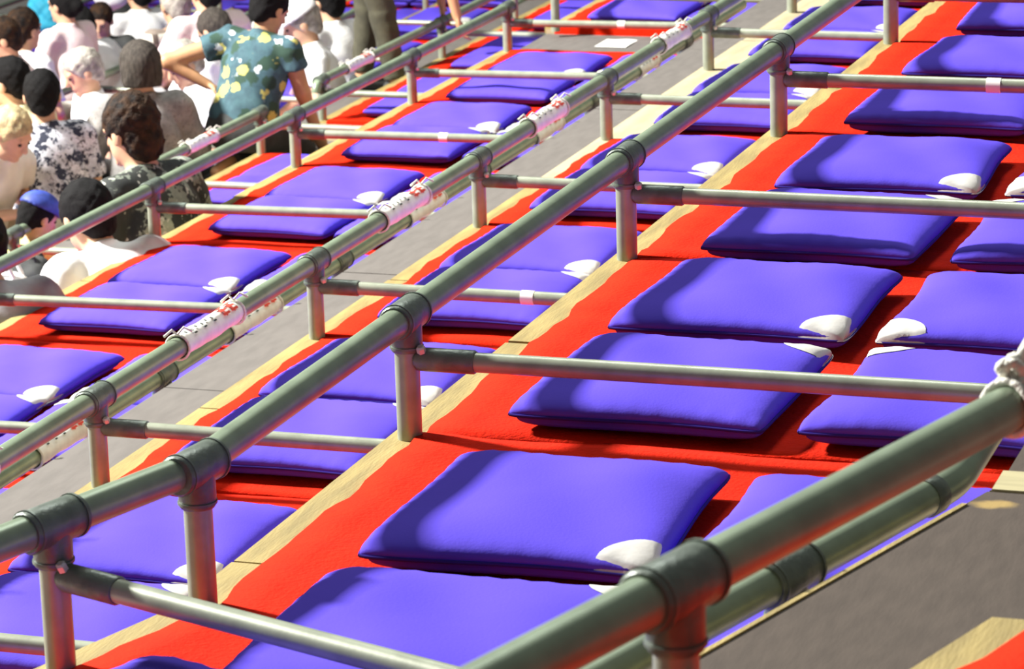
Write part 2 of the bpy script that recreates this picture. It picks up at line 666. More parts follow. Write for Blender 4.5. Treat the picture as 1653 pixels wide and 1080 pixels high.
# boxes: (terrace, y0 list).  Near and far cushion offsets follow the photograph
BOX = {
    'T0': [-2.35, -1.2, 0., 1.3, 2.6, 3.9, 5.2],
    'T1': [-1.3, 0., 1.3, 2.6, 3.9, 5.2, 6.5, 7.8, 9.1],
    'T2': [1.165, 2.465, 3.765, 5.065, 6.365, 7.665, 9.58, 10.85, 12.1, 13.4],
    'T3': [2.68, 3.98, 5.28, 6.58, 7.88, 9.98, 11.3, 12.6, 13.9, 15.2],
    'T4': [5.3 + 1.3 * i for i in range(11)],
    'T5': [6.6 + 1.3 * i for i in range(12)],
    'T6': [9.2 + 1.3 * i for i in range(12)],
    'T7': [11.8 + 1.3 * i for i in range(12)],
    'T8': [14.4 + 1.3 * i for i in range(12)],
    'T9': [17.0 + 1.3 * i for i in range(12)],
}
for t in ORDER[1:]:
    T = TERR[t]
    mp = T['mp']
    for bi, y0 in enumerate(BOX[t]):
        pp = to_px(*mp((T['xf'] + T['xb']) / 2, y0 + .6), T['z'])
        if t not in ('T0', 'T1', 'T2', 'T3') and not (-330 < pp[0] < 2150 and -130 < pp[1] < 1400): continue
        y1 = y0 + (1.27 if t != 'T0' or y0 > -1 else (1.19 if y0 > -1.5 else 1.13))
        if t == 'T2' and bi == 6: y1 = y0 + 1.25
        flap = (t == 'T2' and bi == 6) or (t == 'T3' and bi == 5)
        cp = carpet('red_carpet', T['xf'] + (.17 if t == 'T1' and y0 > 5 else .017), T['xb'] - .045, y0 + .004, min(y1 + .026, y0 + 1.296), T['z'] - .0015, mp, ORDER.index(t) * 37 + bi, flap)
        bw = box_words(t, bi)
        tag(cp, 'red felt carpet, ' + bw + ', ' + WHERE[t] if bw else 'red felt carpet under cushions, ' + WHERE[t], 'carpet', 'red carpets, ' + WHERE[t])
        zc = T['z'] + .0055
        depth = T['xb'] - T['xf']
        if t == 'T0': cols = [.395, .905]
        elif t == 'T1': cols = [.35, .84]
        elif t == 'T2': cols = [.385, .875]
        else: cols = [depth * .31, depth * .31 + .49]
        if t == 'T0':
            ny, fy = (.285, .86) if y0 > -1 else (.155, .745)
            if y0 < -2: ny, fy = .3, .82
            if abs(y0 - 1.3) < .01: ny, fy = .20, .805
            if abs(y0 - 2.6) < .01: ny, fy = .22, .875
        elif t == 'T1': ny, fy = .335, .87
        else: ny, fy = .315, .82
        if t == 'T2' and bi == 5: ny, fy = .20, .70
        for ci, cx in enumerate(cols):
            for ri, yy in enumerate((ny, fy)):
                jx, jy = RNG.uniform(-.008, .008), RNG.uniform(-.008, .008)
                jr = RNG.uniform(-.03, .03)
                X, Y = T['xf'] + cx + jx, y0 + yy + jy
                q = mp(X, Y)
                turn = bend_rz(X, Y) if mp is bent else 0
                if t == 'T0' and bi == 1:      # the corner box keeps its cushions square to the upper boxes
                    q, turn = ((X + (.025 if ri == 0 else 0), Y), 0) if ci == 0 else ((X - (.045 if ri == 0 else .01), Y - .02), (-.2 if ri == 0 else 0))
                pp = to_px(q[0], q[1], zc)
                if t not in ('T0', 'T1', 'T2', 'T3') and not (-200 < pp[0] < 1800 and -60 < pp[1] < 1200): continue
                corner = (1 if ci == 0 else -1, 1 if ri == 0 else -1)
                row = 'railing side' if ci == 0 else 'step side'
                end = 'nearer the bend' if ri == 0 else 'farther end'
                if t in ('T2', 'T3'): end = 'lower end' if ri == 0 else 'upper end'
                lab = 'purple cushion, ' + row + ', ' + (end + ', ' + bw + ', ' if bw else '') + WHERE[t]
                cushion(q[0], q[1], zc, turn + jr, corner, lab, 'purple cushions, ' + row + ', ' + WHERE[t],
                        1.10 if (t == 'T0' and bi == 1 and ci == 0 and ri == 0) else 1.0, RNG.uniform(.99, 1.04))

# foreground terrace: carpet only
T = TERR['Tm1']
cp = carpet('red_carpet', T['xf'] + .017, T['xb'] - .1, -3.3, -1.70, T['z'] - .0015, bent, 5)
tag(cp, 'bare red felt carpet on the near side of the brown plywood aisle', 'carpet')

# ------------------------------------------------------------------ railings
R_BIG, R_POST, R_CROSS = .0243, .0213, .0170


def tee_mesh(down, name='tee_fitting'):
    mb = MB()
    mb.tube([(0, -.052, 0), (0, -.049, 0), (0, .049, 0), (0, .052, 0)], [.0275, .0300, .0300, .0275], 24)
    mb.tube([(0, 0, 0), (0, 0, -.056), (0, 0, -.060)], [.0275, .0275, .0250], 24)
    mb.tube([(0, -.046, 0), (0, -.042, 0)], [.0318, .0318], 24)
    mb.tube([(0, .042, 0), (0, .046, 0)], [.0318, .0318], 24)
    mb.tube([(0, 0, -.050), (0, 0, -.054)], [.0292, .0292], 24)
    me = mesh(name, mb.v, mb.f)
    me.polygons.foreach_set('use_smooth', np.array(mb.sm, dtype=bool))
    bm = bmesh.new(); bm.from_mesh(me); bmesh.ops.recalc_face_normals(bm, faces=bm.faces); bm.to_mesh(me); bm.free()
    me.materials.append(M['fitting'])
    return me


def clamp_mesh():
    mb = MB()
    mb.tube([(.006, 0, 0), (.012, 0, 0), (.105, 0, 0), (.108, 0, 0)], [.0195, .0205, .0205, .0185], 20)
    mb.tube([(.0, 0, .0), (.02, 0, 0)], [.016, .018], 16)
    me = mesh('clamp_sleeve', mb.v, mb.f)
    me.polygons.foreach_set('use_smooth', np.array(mb.sm, dtype=bool))
    bm = bmesh.new(); bm.from_mesh(me); bmesh.ops.recalc_face_normals(bm, faces=bm.faces); bm.to_mesh(me); bm.free()
    me.materials.append(M['fitting'])
    return me


def bolt_mesh():
    mb = MB()
    mb.tube([(0, 0, 0), (0, 0, .010), (0, 0, .013)], [.008, .008, .005], 6, smooth=False)
    me = mesh('bolt', mb.v, mb.f)
    bm = bmesh.new(); bm.from_mesh(me); bmesh.ops.recalc_face_normals(bm, faces=bm.faces); bm.to_mesh(me); bm.free()
    me.materials.append(M['bolt'])
    return me


TEE, CLAMP, BOLT = tee_mesh(True), clamp_mesh(), bolt_mesh()


def cyl_obj(name, a, b, r, m, parent, n=20):
    mb = MB()
    mb.tube([a, b], r, n)
    return mb.build(name, m, parent)


def railing(label, pts, zfloor, h, posts, crosses=(), hc=.14, group=None, end_elbow=None, tapes=()):
    """pts: plan polyline of the rail; posts: list of (x,y,dir angle); crosses: list of (a,b) plan points"""
    root = empty('pipe_railing', (pts[0][0], pts[0][1], zfloor))
    tag(root, label, 'railing', group)
    inv = Matrix.Translation(-Vector(root.location))

    def L(p, z):
        return Vector((p[0], p[1], z)) - Vector(root.location)
    z = zfloor + h
    # rail with small-radius bends
    mb = MB()
    P = [L(p, z) for p in pts]
    line = [P[0]]
    for i in range(1, len(P) - 1):
        a, b, c_ = P[i - 1], P[i], P[i + 1]
        d0 = (b - a).normalized()
        d1 = (c_ - b).normalized()
        for k in range(7):
            s = k / 6
            q0 = b - d0 * .05 * (1 - s)
            q1 = b + d1 * .05 * s
            line.append(q0 * (1 - s) + q1 * s)
    line.append(P[-1])
    if end_elbow:
        # rail turns down into its end post
        for side in end_elbow:
            e = P[0] if side == 0 else P[-1]
            o = P[1] if side == 0 else P[-2]
            d = (e - o).normalized()
            arc = [e + d * (.05 * math.sin(a)) + Vector((0, 0, -.05 * (1 - math.cos(a)))) for a in [math.pi / 2 * k / 6 for k in range(1, 7)]]
            if side == 0: line = arc[::-1] + line
            else: line = line + arc
    mb.tube(line, R_BIG, 24)
    mb.build('rail', M['pipe'], root)
    for i in range(1, len(P) - 1):
        if any((Vector((q[0], q[1])) - Vector(pts[i])).length < .05 for q in posts): continue
        d0 = (P[i] - P[i - 1]).normalized()
        cb = MB()
        cb.tube([P[i] - d0 * .085, P[i] - d0 * .082, P[i] - d0 * .058, P[i] - d0 * .055], [.0255, .0275, .0275, .0255], 24)
        cb.build('elbow_collar', M['fitting'], root)
    for (x, y, ang) in posts:
        cyl_obj('post', L((x, y), zfloor - .004), L((x, y), z - .015), R_POST, M['pipe_light'], root)
        t_ = link('tee_fitting', TEE, None, root)
        t_.location = L((x, y), z)
        t_.rotation_euler = (0, 0, ang)
    for ti, (a, b) in enumerate(crosses):
        A = Vector((a[0], a[1], zfloor + hc))
        B = Vector((b[0], b[1], zfloor + hc))
        d = (B - A)
        ln = d.length
        cr = empty('cross_rail', A - Vector(root.location))
        cr.parent = root
        ang = math.atan2(d.y, d.x)
        cr.rotation_euler = (0, 0, ang)
        bpy.data.objects.remove(cr)
        mb = MB()
        mb.tube([(.02, 0, 0), (ln, 0, 0)], R_CROSS, 20)
        cr = mb.build('cross_rail', M['pipe_light'], root)
        cr.location = A - Vector(root.location)
        cr.rotation_euler = (0, 0, ang)
        s = link('clamp_sleeve', CLAMP, None, cr)
        s.location = (R_POST - .006, 0, 0)
        bo = link('bolt', BOLT, None, cr)
        bo.location = (R_POST + .010, -.012, .016)
        bo.rotation_euler = (.5, 0, 0)
        if ti in tapes or tapes == 'all':
            tb = MB()
            f = .52 + .06 * math.sin(ti * 2.1)
            tb.tube([(ln * f, 0, 0), (ln * f + .034, 0, 0)], R_CROSS + .0012, 20)
            tb.build('tape', M['tape'], cr)
    return root


A17 = -TH
H = .207
# --- nearest railing (front of the foreground terrace), it ends at the opening with the rope
e0 = (1.322, -1.632)
dirb = (-math.sin(TH), -math.cos(TH))
def along(p, d): return (p[0] + dirb[0] * d, p[1] + dirb[1] * d)
pA = along(e0, .69)
RAIL0 = railing('thick galvanised pipe railing standing on the foreground terrace beside the brown aisle', [e0, along(e0, 2.2)], .365, .247,
        [(*pA, A17), (*along(e0, 1.99), A17)], crosses=[(pA, (pA[0] + 1.2 * math.cos(TH), pA[1] - 1.2 * math.sin(TH)))])
# --- rail at the back of the first terrace, across the brown aisle
b0 = (1.086, -.80)
posts = [(*along(b0, .44), A17), (*along(b0, 1.67), A17)] + [(1.086, y, 0) for y in (0., 1.3, 2.6, 3.9, 5.2)]
RAIL0B = railing('bent galvanised pipe rail along the far edge of the brown plywood aisle', [along(b0, 2.2), b0, (1.086, 6.4)], 0., .245, posts)
# --- railing on the edge of the first terrace
bd = (0., -.87)
p100 = along(bd, .30)
p101 = along(bd, 1.60)
posts = [(0, y, 0) for y in (0., 1.3, 2.6, 3.9, 5.2)] + [(*p100, A17), (*p101, A17), (bd[0], bd[1], A17 / 2)]
cr = [((0, y), (1.086, y)) for y in (0., 1.3, 2.6, 3.9, 5.2)]
nb = (math.cos(TH + .05), -math.sin(TH + .05))
cr += [(p, (p[0] + nb[0] * 1.02, p[1] + nb[1] * 1.02)) for p in (p100, p101)]
RAIL1 = railing('bent galvanised pipe railing on the edge board of the terrace below the brown aisle',
                [along(bd, 2.3), bd, (0, 6.4)], 0., .210, posts, cr, hc=.137, tapes=(2,))
# --- railing above the grey aisle
posts = [(-1.237, 1.3 * k, 0) for k in range(0, 8)]
cr = [((-1.237, 1.3 * k), (-.03, 1.3 * k)) for k in range(0, 8)]
RAIL2 = railing('long galvanised pipe railing with paper tags on the near side of the grey aisle', [(-1.237, -.6), (-1.237, 10.3)], -.583, .200, posts, cr, hc=.137, tapes=(2, 4))
# --- railing across the grey aisle
posts = [(-1.735, 2.70 + 1.31 * k, 0) for k in range(-2, 5)]
RAIL3 = railing('low galvanised pipe railing with paper tags on the far side of the grey aisle', [(-1.735, -.1), (-1.735, 8.9)], -.989, .245, posts)
# --- front of the third terrace
ys = [2.465, 3.765, 5.065, 6.365, 7.665, 8.93]
RAIL4 = railing('galvanised pipe railing crossing in front of the man in the white shirt', [(-2.848, .5), (-2.848, 8.95)], -.989, .197,
                [(-2.848, y, 0) for y in ys], [((-2.848, y), (-1.735, y + .06)) for y in ys], hc=.130, tapes=(3, 5))
ys = [9.50, 10.8, 12.1, 13.4]
RAIL4B = railing('galvanised pipe railing beyond the stair gap with a red-sided platform', [(-2.80, 9.5), (-2.80, 14.5)], -.989, .23,
                 [(-2.80, y, 0) for y in ys], [((-2.80, y), (-1.735, y)) for y in ys], hc=.17, end_elbow=(0,))
RAIL3B = railing('low galvanised pipe rail behind the red-sided platform', [(-1.735, 9.6), (-1.735, 14.5)], -.989, .245, [(-1.735, y, 0) for y in ys])
# --- fourth terrace
ys = [2.68, 3.98, 5.28, 6.58, 7.88, 9.17]
RAIL5 = railing('galvanised pipe railing passing beside the woman in the green floral shirt', [(-4.2, 1.6), (-4.2, 9.19)], -1.572, .2,
                [(-4.2, y, 0) for y in ys], [((-4.2, y), (-2.89, y)) for y in ys])
ys = [10.02, 11.82, 13.1, 14.4, 15.7]
RAIL5B = railing('galvanised pipe railing held by the man in olive trousers', [(-4.22, 10.0), (-4.22, 16.8)], -1.572, .2,
                 [(-4.22, y, 0) for y in ys], [((-4.22, y), (-2.89, y)) for y in ys], end_elbow=(0,))
# --- the lower terraces
far = [('T4', (-5.74, -4.72), 5.3, 11, 'behind the black and white floral shirt'), ('T5', (-7.0, -5.8), 6.6, 12, 'near the grey-haired person in a pale shirt'),
       ('T6', (-8.43, -7.5), 9.2, 12, 'beyond the grey-haired person in a pale shirt'), ('T7', (-9.7, -8.5), 11.8, 12, 'beyond the plaid shirt'),
       ('T8', (-11.1, -10.15), 14.4, 12, 'above the lowest terrace'), ('T9', (-12.5, -11.2), 17.0, 12, 'on the lowest terrace')]
for t, (xf, xb), y0, n, w in far:
    ys = [y0 + 1.3 * i for i in range(n)]
    railing('pale galvanised pipe railing ' + w, [(xf, y0 - .6), (xf, ys[-1] + .6)], TERR[t]['z'], .2, [(xf, y, 0) for y in ys], [((xf, y), (xb, y)) for y in ys])
    if t in ('T4', 'T6', 'T8'):
        ys2 = [y for y in ys]
        railing('low galvanised pipe rail behind boxes ' + w, [(xb, y0 - .6), (xb, ys[-1] + .6)], TERR[t]['z'], .235, [(xb, y + .05, 0) for y in ys2])

# ------------------------------------------------------------------ paper tags wrapped round the rails
def paper_tag(x, y, z, length, label, group, seed, rolled=True):
    r = random.Random(seed)
    root = empty('paper_tag', (x, y, z))
    tag(root, label, 'tag', group)
    n, m = 24, 10
    v, f = [], []
    for i in range(m + 1):
        s = -length / 2 + length * i / m
        for k in range(n):
            a = 2 * math.pi * k / n
            rr = R_BIG + .0030 + .0012 * math.sin(3 * a + s * 30 + seed) + .001 * math.sin(s * 60)
            v.append((rr * math.sin(a), s, rr * math.cos(a)))
    for i in range(m):
        for k in range(n):
            f.append((i * n + k, i * n + (k + 1) % n, (i + 1) * n + (k + 1) % n, (i + 1) * n + k))
    link('paper_wrap', mesh('paper_wrap', v, f), M['paper'], root, True)
    # ties at the ends
    for s in (-length / 2, length / 2):
        mb = MB()
        mb.tube([((R_BIG + .006) * math.sin(a), s, (R_BIG + .006) * math.cos(a)) for a in np.linspace(0, 2 * math.pi, 19)], .0032, 6, caps=False)
        mb.tube([(.0, s, R_BIG + .006), (.012, s + .012, R_BIG + .022), (.03, s + .02, R_BIG + .012)], .003, 6)
        mb.tube([(.0, s, R_BIG + .006), (-.008, s - .010, R_BIG + .020), (-.02, s - .03, R_BIG + .008)], .003, 6)
        mb.build('tie', M['rope'], root)

    def stroke(mb, a0, a1, s0, s1):
        rr = R_BIG + .0062
        vv = []
        for k in range(5):
            a = a0 + (a1 - a0) * k / 4
            vv += [(rr * math.sin(a), s0, rr * math.cos(a)), (rr * math.sin(a), s1, rr * math.cos(a))]
        mb.add(vv, [(2 * k, 2 * k + 1, 2 * k + 3, 2 * k + 2) for k in range(4)])
    red = MB()
    for c_ in range(2):
        s0 = length * (.18 + .14 * c_)
        for k in range(3):
            a = -.2 + .42 * k
            stroke(red, a, a + .22, s0, s0 + length * .11)
        stroke(red, -.2, .95, s0 + length * .03, s0 + length * .055)
    red.build('red_print', M['print_red'], root)
    dk = MB()
    for k in range(6):
        s0 = length * (-.42 + .085 * k)
        a = .1 + .12 * (k % 2)
        stroke(dk, a, a + .3, s0, s0 + length * .028)
        if k % 2: stroke(dk, a + .45, a + .6, s0, s0 + length * .045)
    dk.build('dark_print', M['print_dark'], root)
    return root


for i, (a, b) in enumerate([(1.745, 2.078), (3.075, 3.413), (4.372, 4.70), (5.844, 6.163), (.45, .78), (7.1, 7.42)]):
    paper_tag(-1.237, (a + b) / 2, -.383, b - a, ORD[i] + ' white paper tag with red print, near rail of the grey aisle', 'paper tags on the near rail of the grey aisle', i)
for i, (a, b) in enumerate([(1.93, 2.20), (3.133, 3.483), (4.582, 4.909), (5.9, 6.2), (7.224, 7.491)]):
    paper_tag(-1.735, (a + b) / 2, -.744, b - a, ORD[i] + ' white paper tag with red print, far rail of the grey aisle', 'paper tags on the low far rail of the grey aisle', i + 10)
for i, (x, a, b, w) in enumerate([(-4.2, 8.3, 8.62, 'below the green floral shirt'), (-4.22, 10.35, 10.7, 'next to the rail elbow at the stair gap')]):
    paper_tag(x, (a + b) / 2, -1.372, b - a, 'white paper tag tied to the rail ' + w, None, i + 20)

# ------------------------------------------------------------------ rope tied to the end of the nearest railing
rp_ = MB()
e = Vector((e0[0], e0[1], .612))
du = Vector((math.sin(TH), math.cos(TH), 0))
side = Vector((math.cos(TH), -math.sin(TH), 0))
up = Vector((0, 0, 1))
for k in range(3):
    s = -.018 - .012 * k
    pts = [e + du * (s + .004 * math.sin(a * 2 + k)) + (side * math.sin(a) + up * math.cos(a)) * (R_BIG + .0045) for a in np.linspace(0, 2 * math.pi, 22)]
    rp_.tube(pts, .0048, 8, caps=False)
kn = e + up * (R_BIG + .012) - du * .02 - side * .004
rp_.tube([kn + Vector((.014 * math.cos(a) * 1.1, .012 * math.sin(2 * a), .012 * math.sin(a))) for a in np.linspace(0, 2 * math.pi, 20)], .0060, 8, caps=False)
rp_.tube([kn + Vector((.010 * math.sin(2 * a), .013 * math.cos(a), .012 * math.cos(2 * a))) for a in np.linspace(0, 2 * math.pi, 20)], .0060, 8, caps=False)
rp_.tube([kn, kn + Vector((-.012, -.01, -.008)), kn + Vector((-.022, -.012, -.022)), kn + Vector((-.026, -.014, -.036))], .0052, 8)
rp_.tube([kn, kn + Vector((.0, -.02, -.016)), kn + Vector((.006, -.03, -.034))], .0052, 8)
rp_.tube([kn, kn + Vector((.008, .01, .02)), kn + Vector((.022, .03, .046)), kn + Vector((.06, .08, .10)), kn + Vector((.12, .16, .17))], .0062, 8)
rp_.tube([kn, kn + Vector((.02, .008, -.004)), kn + Vector((.036, .006, -.03)), kn + Vector((.05, .0, -.05))], .0050, 8)
tag(rp_.build('rope', M['rope']), 'knotted white rope tied round the open end of the foreground railing', 'rope')

# ------------------------------------------------------------------ people
def smin(a, b, k):
    h = np.clip(.5 + .5 * (b - a) / k, 0, 1)
    return b * (1 - h) + a * h - k * h * (1 - h)


class Field:
    """implicit surface on a grid: limbs blend into one continuous skin"""
    def __init__(self, lo, hi, h):
        self.h = h
        self.lo = np.array(lo, float)
        self.n = np.ceil((np.array(hi) - self.lo) / h).astype(int) + 1
        self.F = np.full(tuple(self.n), 1.0)

    def region(self, lo, hi):
        a = np.clip(np.floor((lo - self.lo) / self.h).astype(int), 0, self.n - 1)
        b = np.clip(np.ceil((hi - self.lo) / self.h).astype(int) + 1, 1, self.n)
        b = np.maximum(b, a + 1)
        sl = tuple(slice(a[i], b[i]) for i in range(3))
        ax = [self.lo[i] + self.h * np.arange(a[i], b[i]) for i in range(3)]
        return sl, np.meshgrid(*ax, indexing='ij')

    def put(self, sl, d, k):
        self.F[sl] = smin(self.F[sl], d, k) if k > 0 else np.minimum(self.F[sl], d)

    def cap(self, a, b, ra, rb, k=.02):
        a, b = np.array(a, float), np.array(b, float)
        m = max(ra, rb) + k * 2 + .03
        sl, P = self.region(np.minimum(a, b) - m, np.maximum(a, b) + m)
        d = b - a
        L2 = max(d @ d, 1e-9)
        t = np.clip(sum((P[i] - a[i]) * d[i] for i in range(3)) / L2, 0, 1)
        D = np.sqrt(sum((P[i] - a[i] - t * d[i]) ** 2 for i in range(3))) - (ra + (rb - ra) * t)
        self.put(sl, D, k)

    def cone(self, a, b, ra, rb, k=.012):
        """flat ended sleeve"""
        a, b = np.array(a, float), np.array(b, float)
        m = max(ra, rb) + k * 2 + .03
        sl, P = self.region(np.minimum(a, b) - m, np.maximum(a, b) + m)
        d = b - a
        L = math.sqrt(d @ d)
        u = d / L
        s = sum((P[i] - a[i]) * u[i] for i in range(3))
        t = np.clip(s / L, 0, 1)
        rad = np.sqrt(np.maximum(sum((P[i] - a[i] - s * u[i]) ** 2 for i in range(3)), 0))
        D = np.maximum(rad - (ra + (rb - ra) * t), np.maximum(-s, s - L))
        self.put(sl, D, k)

    def ell(self, c, r, R=None, k=.02, noise=0., nf=60., cut=None):
        c = np.array(c, float)
        r = np.array(r, float)
        R = np.eye(3) if R is None else np.array(R)      # columns = axes
        m = r.max() + k * 2 + .03
        sl, P = self.region(c - m, c + m)
        q = [P[i] - c[i] for i in range(3)]
        l = [sum(R[i][j] * q[i] for i in range(3)) for j in range(3)]
        k0 = np.sqrt(sum((l[j] / r[j]) ** 2 for j in range(3)))
        k1 = np.sqrt(sum((l[j] / r[j] ** 2) ** 2 for j in range(3))) + 1e-9
        D = k0 * (k0 - 1) / k1
        if noise:
            D = D + noise * (np.sin(P[0] * nf + 1) * np.sin(P[1] * nf * 1.1 + 2) * np.sin(P[2] * nf * .9) + .5 * np.sin(P[0] * nf * 2.3) * np.sin(P[2] * nf * 2.1 + P[1] * nf))
        if cut is not None:
            for n_, c_ in cut:      # keep n.l < c
                D = np.maximum(D, l[0] * n_[0] + l[1] * n_[1] + l[2] * n_[2] - c_)
        self.put(sl, D, k)

    def mesh(self, name):
        F, h = self.F, self.h
        ins = F < 0
        nx, ny, nz = F.shape
        cnt = np.zeros((nx - 1, ny - 1, nz - 1), np.int8)
        for dx in (0, 1):
            for dy in (0, 1):
                for dz in (0, 1):
                    cnt += ins[dx:nx - 1 + dx, dy:ny - 1 + dy, dz:nz - 1 + dz]
        act = (cnt > 0) & (cnt < 8)
        I = np.argwhere(act)
        if len(I) == 0: return mesh(name, [(0, 0, 0)], [])
        idx = -np.ones(act.shape, int)
        idx[act] = np.arange(len(I))
        acc = np.zeros((len(I), 3))
        num = np.zeros(len(I))
        cor = [(0, 0, 0), (1, 0, 0), (0, 1, 0), (1, 1, 0), (0, 0, 1), (1, 0, 1), (0, 1, 1), (1, 1, 1)]
        fv = [F[I[:, 0] + c[0], I[:, 1] + c[1], I[:, 2] + c[2]] for c in cor]
        for a in range(8):
            for b in range(a + 1, 8):
                if sum(abs(cor[a][i] - cor[b][i]) for i in range(3)) != 1: continue
                msk = (fv[a] < 0) != (fv[b] < 0)
                t = np.where(msk, fv[a] / np.where(msk, fv[a] - fv[b], 1), 0)
                p = np.array(cor[a]) + t[:, None] * (np.array(cor[b]) - np.array(cor[a]))
                acc += p * msk[:, None]
                num += msk
        V = self.lo + h * (I + acc / num[:, None])
        faces = []
        for ax in range(3):
            sh = [slice(None)] * 3
            s0, s1 = list(sh), list(sh)
            s0[ax] = slice(0, F.shape[ax] - 1)
            s1[ax] = slice(1, None)
            A, B = ins[tuple(s0)], ins[tuple(s1)]
            E_ = np.argwhere(A != B)
            o1, o2 = (ax + 1) % 3, (ax + 2) % 3
            ok = (E_[:, o1] > 0) & (E_[:, o2] > 0) & (E_[:, o1] < F.shape[o1] - 1) & (E_[:, o2] < F.shape[o2] - 1)
            E_ = E_[ok]
            def cell(d1, d2):
                q = E_.copy()
                q[:, o1] -= d1
                q[:, o2] -= d2
                return idx[q[:, 0], q[:, 1], q[:, 2]]
            quad = np.stack([cell(1, 1), cell(0, 1), cell(0, 0), cell(1, 0)], 1)
            fl = ~A[tuple(E_.T)]
            quad[fl] = quad[fl][:, ::-1]
            faces.append(quad)
        Q = np.concatenate(faces)
        me = bpy.data.meshes.new(name)
        me.vertices.add(len(V))
        me.vertices.foreach_set('co', V.astype(np.float32).ravel())
        me.loops.add(len(Q) * 4)
        me.loops.foreach_set('vertex_index', Q.astype(np.int32).ravel())
        me.polygons.add(len(Q))
        me.polygons.foreach_set('loop_start', np.arange(0, len(Q) * 4, 4, dtype=np.int32))
        me.polygons.foreach_set('use_smooth', np.ones(len(Q), dtype=bool))
        me.update(calc_edges=True)
        me.validate()
        return me


M['skin'] = mat('skin', (.62, .36, .22), .55, var=.08, vscale=20)
M['skin_tan'] = mat('tanned_skin', (.52, .28, .14), .55, var=.08, vscale=20)
M['hair_black'] = mat('black_hair', (.008, .0075, .0075), .8, var=.3, vscale=60, bump=.5, bscale=120, stretch=(3, 3, .6), spec=.12)
M['hair_brown'] = mat('brown_hair', (.045, .022, .010), .75, var=.5, vscale=25, bump=.6, bscale=90, col2=(.010, .008, .007), spec=.15)
M['hair_greybrown'] = mat('grey_brown_hair', (.055, .046, .038), .75, var=.4, vscale=30, bump=.5, bscale=110, stretch=(3, 3, .6), spec=.2)
M['hair_grey'] = mat('grey_hair', (.36, .33, .28), .6, var=.35, vscale=30, bump=.5, bscale=110)
M['hair_fair'] = mat('fair_grey_hair', (.42, .33, .17), .6, var=.35, vscale=30, bump=.5, bscale=110)
M['eye'] = mat('eye', (.03, .02, .015), .2)
M['c_white'] = mat('white_shirt', (.82, .82, .80), .85, var=.05, vscale=12, bump=.25, bscale=25)
M['c_cream'] = mat('cream_shirt', (.78, .74, .64), .85, var=.08, vscale=12, bump=.2, bscale=25)
M['c_pink'] = mat('pale_pink_shirt', (.84, .68, .66), .85, var=.06, vscale=12, bump=.2, bscale=25)
M['c_yellow'] = mat('yellow_shirt', (.80, .74, .22), .85, var=.08, vscale=12, bump=.2, bscale=25)
M['c_paleyellow'] = mat('pale_yellow_shirt', (.85, .78, .45), .85, var=.08, vscale=12, bump=.2, bscale=25)
M['c_dark'] = mat('charcoal_cloth', (.035, .037, .035), .85, var=.2, vscale=15, bump=.2, bscale=25)
M['c_grey'] = mat('grey_cloth', (.33, .33, .34), .85, var=.15, vscale=15, bump=.2, bscale=25)
M['c_olive'] = mat('olive_trousers', (.062, .058, .033), .85, var=.25, vscale=10, bump=.3, bscale=25)
M['c_navy'] = mat('navy_cloth', (.03, .04, .10), .85, var=.2, vscale=15)
M['c_beige'] = mat('beige_cloth', (.5, .42, .3), .85, var=.15, vscale=15)
M['c_blue'] = mat('blue_cap', (.03, .06, .34), .6, var=.4, vscale=18)
M['c_cyan'] = mat('cyan_cloth', (.05, .50, .72), .7, var=.15, vscale=8)
M['p_bw'] = pattern_mat('black_white_floral', (.70, .71, .76), [((.03, .035, .06), 16, .46), ((.58, .60, .66), 26, .24), ((.03, .035, .06), 40, .26)], warp=.06)
M['p_green'] = pattern_mat('green_floral', (.055, .125, .145), [((.02, .055, .035), 11, .36), ((.55, .50, .13), 9.5, .27), ((.72, .80, .82), 10.5, .20)], base2=(.03, .07, .09))
M['p_camo'] = pattern_mat('dark_foliage_print', (.20, .23, .18), [((.022, .026, .022), 12, .50), ((.42, .42, .36), 19, .26), ((.015, .018, .016), 8, .42)], warp=.05)
M['p_lace'] = pattern_mat('grey_lace', (.33, .31, .29), [((.20, .185, .175), 60, .3)], base2=(.22, .21, .20))
M['plaid'] = plaid_mat('plaid_shirt')


def unit(v):
    v = np.array(v, float)
    return v / np.linalg.norm(v)


def hand(B, wrist, dirn, palm_n, s=1., curl=.6):
    """palm, four fingers of different lengths and a thumb from the side of the palm"""
    d = unit(dirn)
    n = unit(np.array(palm_n) - d * (np.array(palm_n) @ d))
    w = np.cross(d, n)
    p = np.array(wrist, float)
    c = p + d * .045 * s
    B.ell(c, (.038 * s, .05 * s, .017 * s), np.stack([w, d, n], 1), k=.012)
    for i, (o, L) in enumerate(((-.028, .066), (-.009, .078), (.010, .073), (.028, .056))):
        a = c + w * o * s + d * .036 * s
        m1 = a + (d * math.cos(curl * .6) + n * math.sin(curl * .6)) * L * .5 * s
        m2 = m1 + (d * math.cos(curl * 1.5) + n * math.sin(curl * 1.5)) * L * .5 * s
        B.cap(a, m1, .0092 * s, .0086 * s, .004)
        B.cap(m1, m2, .0086 * s, .0076 * s, .004)
    a = c - w * .030 * s - d * .022 * s
    m1 = a + unit(-w * .75 + d * .6 + n * .35) * .036 * s
    m2 = m1 + unit(-w * .25 + d * .8 + n * .5) * .03 * s
    B.cap(a, m1, .0125 * s, .0105 * s, .006)
    B.cap(m1, m2, .0105 * s, .0085 * s, .004)


